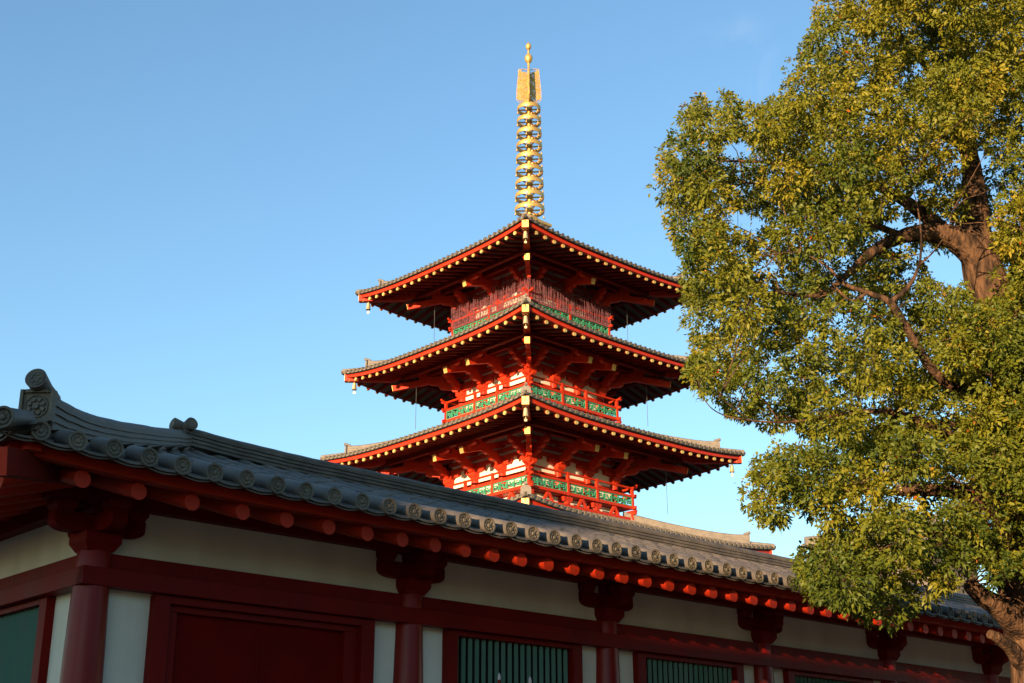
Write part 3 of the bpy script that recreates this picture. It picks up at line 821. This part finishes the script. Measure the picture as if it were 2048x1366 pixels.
# wind bells (hang from the corners)
def bell(loc, label, first=[None]):
    if first[0] is None:
        r = empty('wind_bell', loc)
        MB().lathe([(.02, -.16), (.07, -.19), (.085, -.30), (.10, -.46), (.115, -.50), (.10, -.50), (.06, -.3)], 12).build('bell_body', BRONZE, r, smooth=True)
        MB().tube([(0, 0, 0), (0, 0, -.17)], .012, 6).build('hanger', BRONZE, r)
        MB().tube([(0, 0, -.4), (0, 0, -.60)], .008, 6).box(-.05, .05, -.004, .004, -.68, -.59).build('clapper_plate', BRONZE, r)
        first[0] = r
    else:
        r = first[0].copy(); col.objects.link(r); r.location = loc
        for ch in list(first[0].children):
            c = ch.copy(); col.objects.link(c); c.parent = r
    tag(r, label, 'wind bell', 'wind bells hanging from the pagoda roof corners')
    return r
rotm = Matrix.Rotation(R_(90-47.19), 3, 'Z')
def pw(x, y, z): return rotm @ Vector((x, y, z))+Vector((PX, PY, 0))
names = {4: "pagoda's top roof", 3: "pagoda's second roof from the top", 2: "pagoda's third roof from the top"}
for i in (4, 3, 2):
    st = ST[i]; e = st['e']; zc = zr(st, e, e)-.33
    for sx, sy, nm in ((-1, -1, 'nearest'), (-1, 1, 'left'), (1, -1, 'right')):
        dd = e-.42 if nm != 'nearest' else e-.32
        bell(pw(sx*dd, sy*dd, zc), 'golden wind bell under the %s corner of the %s' % (nm, names[i]))

# ================================================================== far hall roof behind the tree
FR = at(1601, 1083, 52)
far = tag(empty('far_hall', (FR.x+4.3, 52, 0), R_(90-47.19)),
          'far hall whose brown tiled roof corner shows behind the camphor tree', 'temple hall')
fs_ = dict(e=3.0, zt=FR.z, lf=.25, bw=3.2)
pan = MB(); e = 3.0
for k in range(4):
    pan.tf = side(k); vs = []
    for j in range(7):
        y = e*(1-j/6)+.02
        for q in range(21):
            x = -y+2*y*q/20; vs.append((x, y, zr(fs_, x, y)))
    pan.add(vs, [(j*21+q, j*21+q+1, (j+1)*21+q+1, (j+1)*21+q) for j in range(6) for q in range(20)])
    pan.box(-e+.1, e-.1, e-.3, e-.1, FR.z-.75, FR.z-.45)
    for i in range(20):
        x = -e+.05+i*.3; y1 = min(max(abs(x), .1), e-.1); vs = []
        for j in range(4):
            y = e+(y1-e)*j/3
            for t in np.linspace(0, math.pi, 5): vs.append((x+.08*math.cos(t), y, zr(fs_, x, y)+.08*math.sin(t)))
        pan.add(vs, [(j*5+q, j*5+q+1, j*5+6+q, j*5+5+q) for j in range(3) for q in range(4)]+[(0, 1, 2, 3, 4)])
fr = pan.build('roof', TILE, far, smooth=True)
for k in range(4):
    a = side(k); sd_ = Vector(a(1, 1, 0)).normalized()
    MB().sweep([Vector(a(-y, y, zr(fs_, y, y))) for y in (e-.1, 2.2, 1.2, .2)], layered(.26, .35, 3, .08), sd_).build('hip_ridge', TILE, fr)
MB().box(-1.7, 1.7, -1.7, 1.7, 0, FR.z-.2).build('wall', FARW, far)

# ================================================================== camphor tree
tree = tag(empty('camphor_tree', (at(2050, 1280, 15.2).x, 15.2, 0)),
           'big yellow green camphor tree with brown trunk standing before the hall', 'tree')
org = tree.location.copy()
def P(px, py, Y): return at(px, py, Y)-org
def limb(pts, name='limb', n=10, parent=tree, cut=False, rough=.06):
    """smooth catmull-rom tube through (px,py,Y,r)"""
    K = [(P(a, b, c), r) for a, b, c, r in pts]
    C = []; Rr = []
    for i in range(len(K)-1):
        p0 = K[max(i-1, 0)][0]; p1 = K[i][0]; p2 = K[i+1][0]; p3 = K[min(i+2, len(K)-1)][0]
        for j in range(5):
            t = j/5
            q = .5*((2*p1)+(p2-p0)*t+(2*p0-5*p1+4*p2-p3)*t*t+(3*p1-p0-3*p2+p3)*t**3)
            C.append(q); Rr.append(K[i][1]+(K[i+1][1]-K[i][1])*t)
    C.append(K[-1][0]); Rr.append(K[-1][1])
    for i in range(1, len(C)-1):
        if n >= 12: Rr[i] *= 1+random.uniform(-.02, .03)
        C[i] = C[i]+Vector((random.uniform(-1, 1), random.uniform(-1, 1), random.uniform(-1, 1)))*Rr[i]*rough*(.5 if n >= 12 else 1.5)
        if n < 12: Rr[i] *= 1+random.uniform(-.06, .09)
    mb = MB().tube(C, Rr, n)
    if n >= 12:
        for i in range(len(mb.v)):
            v = Vector(mb.v[i]); h = math.sin(v.x*13+v.z*5)*math.cos(v.y*11-v.z*7)+.6*math.sin(v.z*21+v.x*17+v.y*19)
            ci = min(i//n, len(C)-1); d = (v-C[ci]); mb.v[i] = tuple(v+d*0.03*h)
    o = mb.build(name, BARK, parent, smooth=True)
    return o, C, Rr
random.seed(5)
g0 = org
tr, TC, TR = limb([(2120, 1870, 15.2, .52), (2090, 1620, 15.2, .43), (2085, 1400, 15.2, .31), (2064, 1260, 15.2, .29), (2042, 1120, 15.25, .31), (2040, 980, 15.3, .29), (2040, 850, 15.4, .29), (2028, 720, 15.5, .29), (1998, 620, 15.5, .27), (1966, 545, 15.5, .25), (1953, 470, 15.6, .19), (1950, 390, 15.7, .15), (1940, 310, 15.8, .11), (1925, 200, 15.9, .08), (1905, 60, 16, .05), (1890, -80, 16, .03)], 'trunk', 16)
LIMBS = [
 [(1985, 560, 15.5, .20), (1930, 492, 15.4, .17), (1880, 468, 15.3, .13), (1815, 470, 15.2, .095), (1750, 500, 15.1, .065), (1700, 545, 15, .045), (1640, 590, 14.9, .03), (1560, 585, 14.8, .015)],
 [(1900, 475, 15.4, .12), (1850, 430, 15.5, .09), (1790, 390, 15.6, .07), (1730, 365, 15.7, .05), (1650, 345, 15.7, .035), (1540, 325, 15.6, .022), (1440, 322, 15.5, .012)],
 [(1800, 470, 15.2, .05), (1700, 430, 14.9, .03), (1600, 380, 14.8, .02), (1490, 365, 14.8, .012)],
 [(2042, 860, 15.3, .13), (1960, 800, 14.9, .075), (1900, 770, 14.6, .06), (1850, 720, 14.4, .052), (1812, 655, 14.3, .048), (1780, 605, 14.2, .04), (1735, 585, 14.2, .028), (1690, 568, 14.2, .022), (1650, 530, 14.2, .014), (1600, 505, 14.2, .008), (1555, 508, 14.2, .005)],
 [(1780, 605, 14.2, .034), (1815, 575, 14.2, .026), (1838, 530, 14.1, .015), (1842, 470, 14.1, .010), (1832, 400, 14.1, .006), (1815, 360, 14.1, .004)],
 [(1838, 530, 14.1, .012), (1870, 500, 14.1, .009), (1895, 460, 14.1, .006), (1905, 420, 14.1, .004)],
 [(1735, 585, 14.2, .02), (1700, 600, 14.2, .015), (1660, 560, 14.2, .009), (1640, 520, 14.2, .005)],
 [(2042, 1010, 15.3, .14), (1960, 905, 14.8, .085), (1890, 868, 14.6, .065), (1820, 835, 14.4, .045), (1750, 822, 14.3, .03), (1650, 835, 14.2, .02), (1560, 845, 14.1, .012), (1470, 836, 14, .008), (1425, 818, 14, .006), (1398, 782, 14, .004)],
 [(1500, 840, 14, .006), (1465, 815, 14, .004), (1440, 795, 14, .003)],
 [(2042, 1080, 15.2, .15), (1980, 1010, 14.7, .09), (1900, 982, 14.5, .075), (1800, 980, 14.4, .07)],
 [(1820, 982, 14.4, .04), (1740, 985, 14.3, .03), (1640, 975, 14.2, .02), (1540, 960, 14.1, .01)],
 [(2046, 1255, 15.1, .2), (2005, 1220, 14.8, .13), (1962, 1190, 14.6, .10), (1940, 1170, 14.5, .08)],
 [(2046, 1200, 15.1, .12), (1990, 1130, 14.8, .08), (1930, 1080, 14.6, .05), (1840, 1070, 14.4, .03), (1740, 1110, 14.2, .02), (1660, 1130, 14.1, .01)],
 [(2050, 1330, 15.1, .13), (2015, 1290, 14.8, .07), (1980, 1268, 14.6, .05)],
 [(1950, 340, 15.8, .08), (1890, 230, 15.7, .06), (1850, 130, 15.7, .045), (1790, 60, 15.7, .03), (1720, 20, 15.6, .015)],
 [(1920, 290, 15.8, .05), (1830, 250, 15.6, .035), (1720, 220, 15.5, .02), (1640, 160, 15.4, .01)],
 [(2020, 640, 15.5, .16), (2055, 480, 15.7, .13), (2075, 320, 15.8, .1), (2080, 150, 16, .07), (2100, -50, 16, .04)],
 [(2040, 700, 15.5, .15), (2120, 560, 15.6, .1), (2200, 440, 15.7, .06), (2280, 350, 15.7, .03)],
 [(2040, 900, 15.4, .13), (2140, 800, 15.6, .08), (2250, 740, 15.7, .04)],
 [(2042, 800, 15.3, .06), (1990, 820, 14.9, .05), (1930, 850, 14.6, .035), (1880, 845, 14.5, .02)],
]
allC = []
for i, L in enumerate(LIMBS): allC += limb(L, 'limb', 14 if i in (0, 1, 3, 7, 9, 11) else 8)[1]
c_ = P(1796, 980, 14.4); MB().tube([c_+Vector((0.02, 0, 0)), c_-Vector((.012, 0, 0))], .068, 12).build('sawn_limb_end', CUT, tree)
# crown: tufts of leaves sampled inside an outline, in depth
OUT = [(1660, -260), (1640, 0), (1622, 60), (1600, 115), (1565, 185), (1532, 212), (1500, 185), (1462, 180), (1425, 208), (1392, 200), (1350, 252), (1326, 320), (1314, 370), (1332, 430), (1352, 470), (1362, 520), (1370, 580), (1366, 640), (1392, 690), (1372, 755), (1408, 792), (1450, 820), (1500, 845), (1570, 868), (1625, 880), (1600, 900), (1565, 892), (1515, 905), (1488, 955), (1474, 1000), (1500, 1028), (1535, 1058), (1592, 1045), (1650, 1035), (1640, 1070), (1608, 1095), (1590, 1130), (1588, 1170), (1625, 1195), (1700, 1228), (1750, 1262), (1775, 1265), (1800, 1238), (1850, 1215), (1890, 1180), (1940, 1140), (1975, 1140), (1990, 1230), (2030, 1250), (2100, 1220), (2350, 1150), (2380, -260)]
def inside(x, y):
    c = False; j = len(OUT)-1
    for i in range(len(OUT)):
        xi, yi = OUT[i]; xj, yj = OUT[j]
        if (yi > y) != (yj > y) and x < (xj-xi)*(y-yi)/(yj-yi)+xi: c = not c
        j = i
    return c
# gaps: (x,y,rx,ry,keep probability)
GAPS = [(1905, 540, 52, 42, 0), (1880, 520, 38, 20, .05), (1955, 560, 30, 50, 0.1), (1700, 545, 60, 30, .25), (1450, 290, 55, 45, .35), (1500, 400, 45, 60, .35), (1480, 345, 35, 25, .25), (1700, 170, 70, 40, .4), (1480, 440, 35, 26, .0), (1450, 430, 40, 25, .3),
        (1560, 790, 60, 25, .5), (1530, 700, 25, 40, .4), (1890, 330, 60, 60, .35), (1820, 400, 90, 60, .45), (1970, 430, 55, 130, .18), (1965, 380, 40, 80, .1), (1740, 220, 50, 25, .5), (1900, 820, 50, 30, .5), (1680, 700, 30, 60, .5),
        (1760, 900, 60, 30, .6), (1985, 600, 45, 50, .15), (2030, 1230, 60, 90, .12), (1960, 1200, 60, 60, .2), (1835, 640, 45, 90, .35), (1790, 600, 60, 30, .3), (1700, 80, 40, 30, .5), (2030, 1060, 40, 60, .5), (1620, 1060, 30, 25, .2), (1900, 1090, 60, 20, .6), (1850, 462, 85, 26, .1), (1775, 490, 45, 25, .15), (1955, 500, 38, 95, .05), (1470, 300, 30, 22, .0), (1500, 455, 30, 22, 0), (1600, 1075, 40, 14, 0), (1690, 640, 28, 22, .1), (1545, 725, 16, 26, .0), (1730, 165, 30, 12, .1), (1875, 1010, 30, 12, .1), (1660, 760, 22, 18, .1), (1810, 545, 30, 28, .1)]
def keep(x, y):
    p = 1
    for gx, gy, rx, ry, k in GAPS:
        if ((x-gx)/rx)**2+((y-gy)/ry)**2 < 1: p = min(p, k)
    return p
random.seed(21)
clumps = []
tries = 0
while len(clumps) < 700 and tries < 60000:
    tries += 1
    x = random.uniform(1310, 2370); y = random.uniform(-250, 1270)
    if not inside(x, y): continue
    lo, hi = (13.4, 17.3)
    if y > 900: lo, hi = 13.2, 15.6
    Y = random.uniform(lo, hi); r = random.uniform(26, 60)
    kp = keep(x, y)
    if (random.random() > kp) if Y < 15.9 else (kp == 0 or random.random() > kp+.5): continue
    # keep the clump within the outline
    if not all(inside(x+math.cos(a)*r*.62, y+math.sin(a)*r*.62) for a in (0, 1.05, 2.1, 3.14, 4.2, 5.2)): 
        r = 20
        if not all(inside(x+math.cos(a)*r*.6, y+math.sin(a)*r*.6) for a in (0, 1.57, 3.14, 4.7)): continue
    if any((x-c[0])**2+(y-c[1])**2 < (0.5*(r+c[3]))**2 and abs(Y-c[2]) < .7 for c in clumps): continue
    clumps.append((x, y, Y, r))
def hardgap(p):
    v = Vector(p)+org-Vector((0, 0, CZ)); dd = v.y*math.cos(PITCH)+v.z*math.sin(PITCH); uu = -v.y*math.sin(PITCH)+v.z*math.cos(PITCH)
    x, y = 1024+FPX*v.x/dd, 683-FPX*uu/dd
    for gx, gy, rx, ry, k in GAPS:
        if k <= (.12 if v.y < 15.9 else 0.0) and ((x-gx)/rx)**2+((y-gy)/ry)**2 < .85: return True
    if v.y < 15.3 and random.random() < .85:
        for bx, by, bY, bw in BR:
            if v.y < bY+.05 and abs(x-bx) < bw and abs(y-by) < bw: return True
    return not inside(x, y) and random.random() < (.97 if y > 850 else .85)
BR = []
for k in (0, 1, 3, 4, 5, 6, 9):
    L = LIMBS[k][2:] if k == 3 else LIMBS[k][:3] if k == 1 else LIMBS[k]
    for (a0, b0, c0, r0), (a1, b1, c1, r1) in zip(L, L[1:]):
        m = max(2, int(math.hypot(a1-a0, b1-b0)/10))
        for q in range(m): BR.append((a0+(a1-a0)*q/m, b0+(b1-b0)*q/m, c0+(c1-c0)*q/m, 9+r0*130))
for _ in range(95):
    x = random.uniform(1925, 2110); y = random.uniform(640, 1165)
    if random.random() > keep(x, y): continue
    clumps.append((x, y, random.uniform(13.6, 14.7), random.uniform(24, 40)))
for _ in range(14): clumps.append((random.uniform(1990, 2080), random.uniform(440, 640), random.uniform(14.2, 14.9), random.uniform(18, 28)))
tips = []
for (x, y, Y, r) in clumps:
    c = P(x, y, Y); rm_ = r/165.0; n = int(39*(r/38)**2)+6
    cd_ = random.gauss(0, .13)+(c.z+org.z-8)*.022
    for _ in range(n):
        d = Vector((random.gauss(0, 1), random.gauss(0, 1), random.gauss(0, 1))).normalized()
        rad = rm_*(1-.45*random.random()**2)*1.08*(1.15 if d.z > 0 else .9)
        if hardgap(c+Vector((d.x*rad, d.y*rad*1.25, d.z*rad*.85))): continue
        tips.append((c+Vector((d.x*rad, d.y*rad*1.25, d.z*rad*.85)), (d+Vector((0, 0, .35))).normalized(), cd_))
# twigs joining clump centres to the nearest limb are part of the crown's branchwork
tw = MB(); limbpts = []
limbpts = list(allC)
lp = np.array([tuple(p) for p in limbpts])
for (x, y, Y, r) in clumps:
    c = P(x, y, Y); d = lp-np.array(c); k = int(np.argmin((d**2).sum(1))); a = Vector(lp[k]); L = (c-a).length
    if L > 1.0 or keep(x, y) < .3: continue
    m = a.lerp(c, .5)+Vector((random.uniform(-.1, .1), random.uniform(-.1, .1), random.uniform(-.02, .16)))*L
    m2 = m.lerp(c, .5)+Vector((random.uniform(-.08, .08), random.uniform(-.08, .08), random.uniform(-.08, .1)))*L
    tw.tube([a, a.lerp(m, .5)+Vector((0, 0, random.uniform(-.05, .05))), m, m2, c], [.006+.003*L, .006+.002*L, .006, .004, .003], 5, cap=False)
    for _ in range(5):
        d = Vector((random.gauss(0, 1), random.gauss(0, 1), random.gauss(0, 1)+.3)).normalized()*r/165*.8
        tw.tube([c, c+d*.5+Vector((0, 0, .02)), c+d], [.004, .003, .002], 3, cap=False)
tw.build('twigs', BARK, tree, fix=False)
# leaves (numpy): folded rhombus of 2 quads
T = np.array([tuple(t[0]) for t in tips]); N = np.array([tuple(t[1]) for t in tips]); CDt = np.array([t[2] for t in tips])
LPT = 16
nT = len(T); T = np.repeat(T, LPT, 0); N = np.repeat(N, LPT, 0); CDl = np.repeat(CDt, LPT)
tt = np.repeat(rng.normal(0, .07, nT), LPT)
M_ = len(T)
dirs = rng.normal(0, 1, (M_, 3)); dirs = dirs/np.linalg.norm(dirs, axis=1)[:, None]+N*.9
dirs /= np.linalg.norm(dirs, axis=1)[:, None]
base = T+dirs*rng.uniform(.0, .05, (M_, 1))+rng.normal(0, .022, (M_, 3))
rand = rng.normal(0, 1, (M_, 3))+np.array([0, 0, .0])
sdv = np.cross(dirs, rand); sdv /= np.linalg.norm(sdv, axis=1)[:, None]
nrmv = np.cross(sdv, dirs)
Ln = rng.uniform(.030, .072, (M_, 1)); Wd = Ln*rng.uniform(.22, .30, (M_, 1))
droop = np.array([0, 0, -1.0])*Ln*.25
p0 = base; p1 = base+dirs*Ln*.45+sdv*Wd+nrmv*Wd*.35; p2 = base+dirs*Ln+droop; p3 = base+dirs*Ln*.45-sdv*Wd+nrmv*Wd*.35; pm = base+dirs*Ln*.5
V = np.stack([p0, p1, p2, p3, pm], 1).reshape(-1, 3)
idx = np.arange(M_)[:, None]*5
F = np.concatenate([idx+np.array([[0, 1, 2, 4]]), idx+np.array([[0, 4, 2, 3]])], 1).reshape(-1, 4)
me = bpy.data.meshes.new('crown')
me.vertices.add(len(V)); me.vertices.foreach_set('co', V.astype(np.float32).ravel())
me.loops.add(F.size); me.loops.foreach_set('vertex_index', F.astype(np.int32).ravel())
me.polygons.add(len(F)); me.polygons.foreach_set('loop_start', np.arange(0, F.size, 4, dtype=np.int32)); me.polygons.foreach_set('loop_total', np.full(len(F), 4, dtype=np.int32))
me.update(calc_edges=True); me.validate()
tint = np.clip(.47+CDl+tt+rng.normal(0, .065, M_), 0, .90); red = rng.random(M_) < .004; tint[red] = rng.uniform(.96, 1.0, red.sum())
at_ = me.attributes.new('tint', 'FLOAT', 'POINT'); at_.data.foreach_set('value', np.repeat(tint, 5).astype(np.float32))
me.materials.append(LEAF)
crown = bpy.data.objects.new('crown', me); col.objects.link(crown); crown.parent = tree
print('clumps', len(clumps), 'leaves', M_)

# ================================================================== small posts whose tips show at the lower edge
def post(px, py, Y, r, m, label, cat, name, grp):
    t = at(px, py, Y); o = empty(name, (t.x, t.y, 0))
    if name == 'tasselled_pole':
        MB().tube([(0, 0, 0), (0, 0, t.z-.06)], r, 10).build('shaft', DRED, o)
        MB().lathe([(r, t.z-.06), (r*1.2, t.z-.04), (r*.8, t.z-.015), (.002, t.z)], 10).build('tip', PALE, o)
    else:
        MB().tube([(0, 0, 0), (0, 0, t.z-.09)], r*.8, 12).build('shaft', VERM, o)
        MB().lathe([(r*.7, t.z-.09), (r, t.z-.06), (r*1.05, t.z-.04), (r*.75, t.z-.015), (.002, t.z)], 12).build('knob', VERM, o, smooth=True)
    tag(o, label, cat, grp)
post(998.5, 1346, 12.2, .012, None, 'left one of two thin pale tipped poles before the nearest green barred window', 'pole', 'tasselled_pole', 'poles in front of the hall windows')
post(1060, 1353, 12.2, .012, None, 'right one of two thin pale tipped poles before the nearest green barred window', 'pole', 'tasselled_pole', 'poles in front of the hall windows')
post(1470, 1360, 14.5, .05, None, 'red knobbed post top beside the green window, left of the red pair', 'post', 'knobbed_post', 'red posts in front of the hall')
post(1527, 1359, 14.5, .05, None, 'red knobbed post top before the hall column, right of the red pair', 'post', 'knobbed_post', 'red posts in front of the hall')

# ================================================================== two unseen halls added behind the camera to cast the evening shade
def blocker_hall(name, u0, u1, v0, v1, H, label):
    """walls, two-slope roof with overhang, columns; in the corridor hall's own axes"""
    o = tag(empty(name, (-3.672, 11.780, 0), HA), label, 'temple hall')
    MB().box(u0+1.2, u1-1.2, v0+1.2, v1-1.2, 0.3, H-2.2).build('wall', FARW, o)
    r = MB(); m = (v0+v1)/2
    r.prism([(v0, H-2.3), (v0, H-2.05), (m, H), (v1, H-2.05), (v1, H-2.3), (m, H-1.9)], ((u0+u1)/2, 0, 0), (0, 1, 0), (0, 0, 1), (1, 0, 0), u1-u0)
    r.build('roof', TILE, o)
    MB().box(u0, u1, m-.2, m+.2, H-.05, H+.28).build('main_ridge', TILE, o)
    for i in range(int((u1-u0-2.4)/3)+1):
        for vv in (v0+1.1, v1-1.1): MB().lathe([(.2, 0), (.19, H-2.2)], 12, (u0+1.2+3*i, vv, 0)).build('column', DRED, o)
    MB().box(u0-.3, u1+.3, v0-.2, v1+.2, 0, .3).build('stone_plinth', STONE, o)
blocker_hall('tall_sun_blocker', -76, -43.7, -16.5, -13, 11, 'tall unseen hall added behind the viewer to shade the white hall')
blocker_hall('low_sun_blocker', -43.4, -31, -17, -12, 7.84, 'lower unseen red columned hall added behind the viewer as a shade caster')

# ================================================================== unseen dark wood added behind the viewer to cut low horizon light
wood = MB(); rr = random.Random(4)
for i in range(52):
    u = -24+i*2.4+rr.uniform(-.6, .6); v = -44+rr.uniform(-4, 4); H = rr.uniform(8.5, 11); n = 16
    wood.tube([(u, v, 0), (u+rr.uniform(-.5, .5), v, H*.6)], [.35, .15], 6)
    for j in range(150):
        a = rr.uniform(0, 6.28); t = rr.random(); zz = 2+t*(H-2); R0 = 3.4*math.sin(math.pi*min(.97, .12+.85*t))**.6*rr.uniform(.6, 1)
        c = Vector((u+R0*math.cos(a), v+R0*math.sin(a), zz)); e1 = Vector((rr.gauss(0, 1), rr.gauss(0, 1), rr.gauss(0, 1))).normalized(); e2 = e1.cross(Vector((rr.gauss(0, 1), rr.gauss(0, 1), rr.gauss(0, 1)))).normalized()
        s_ = rr.uniform(.6, 1.2); wood.add([c+e1*s_, c+e2*s_*.7, c-e1*s_, c-e2*s_*.7], [(0, 1, 2, 3)])
wo = wood.build('horizon_blocker_wood', mat('horizon_blocker_foliage', (0.03, 0.045, 0.012), 0.7, scale=1), fix=False); tag(wo, kind='stuff'); wo.location = (-3.672, 11.780, 0); wo.rotation_euler = (0, 0, HA)
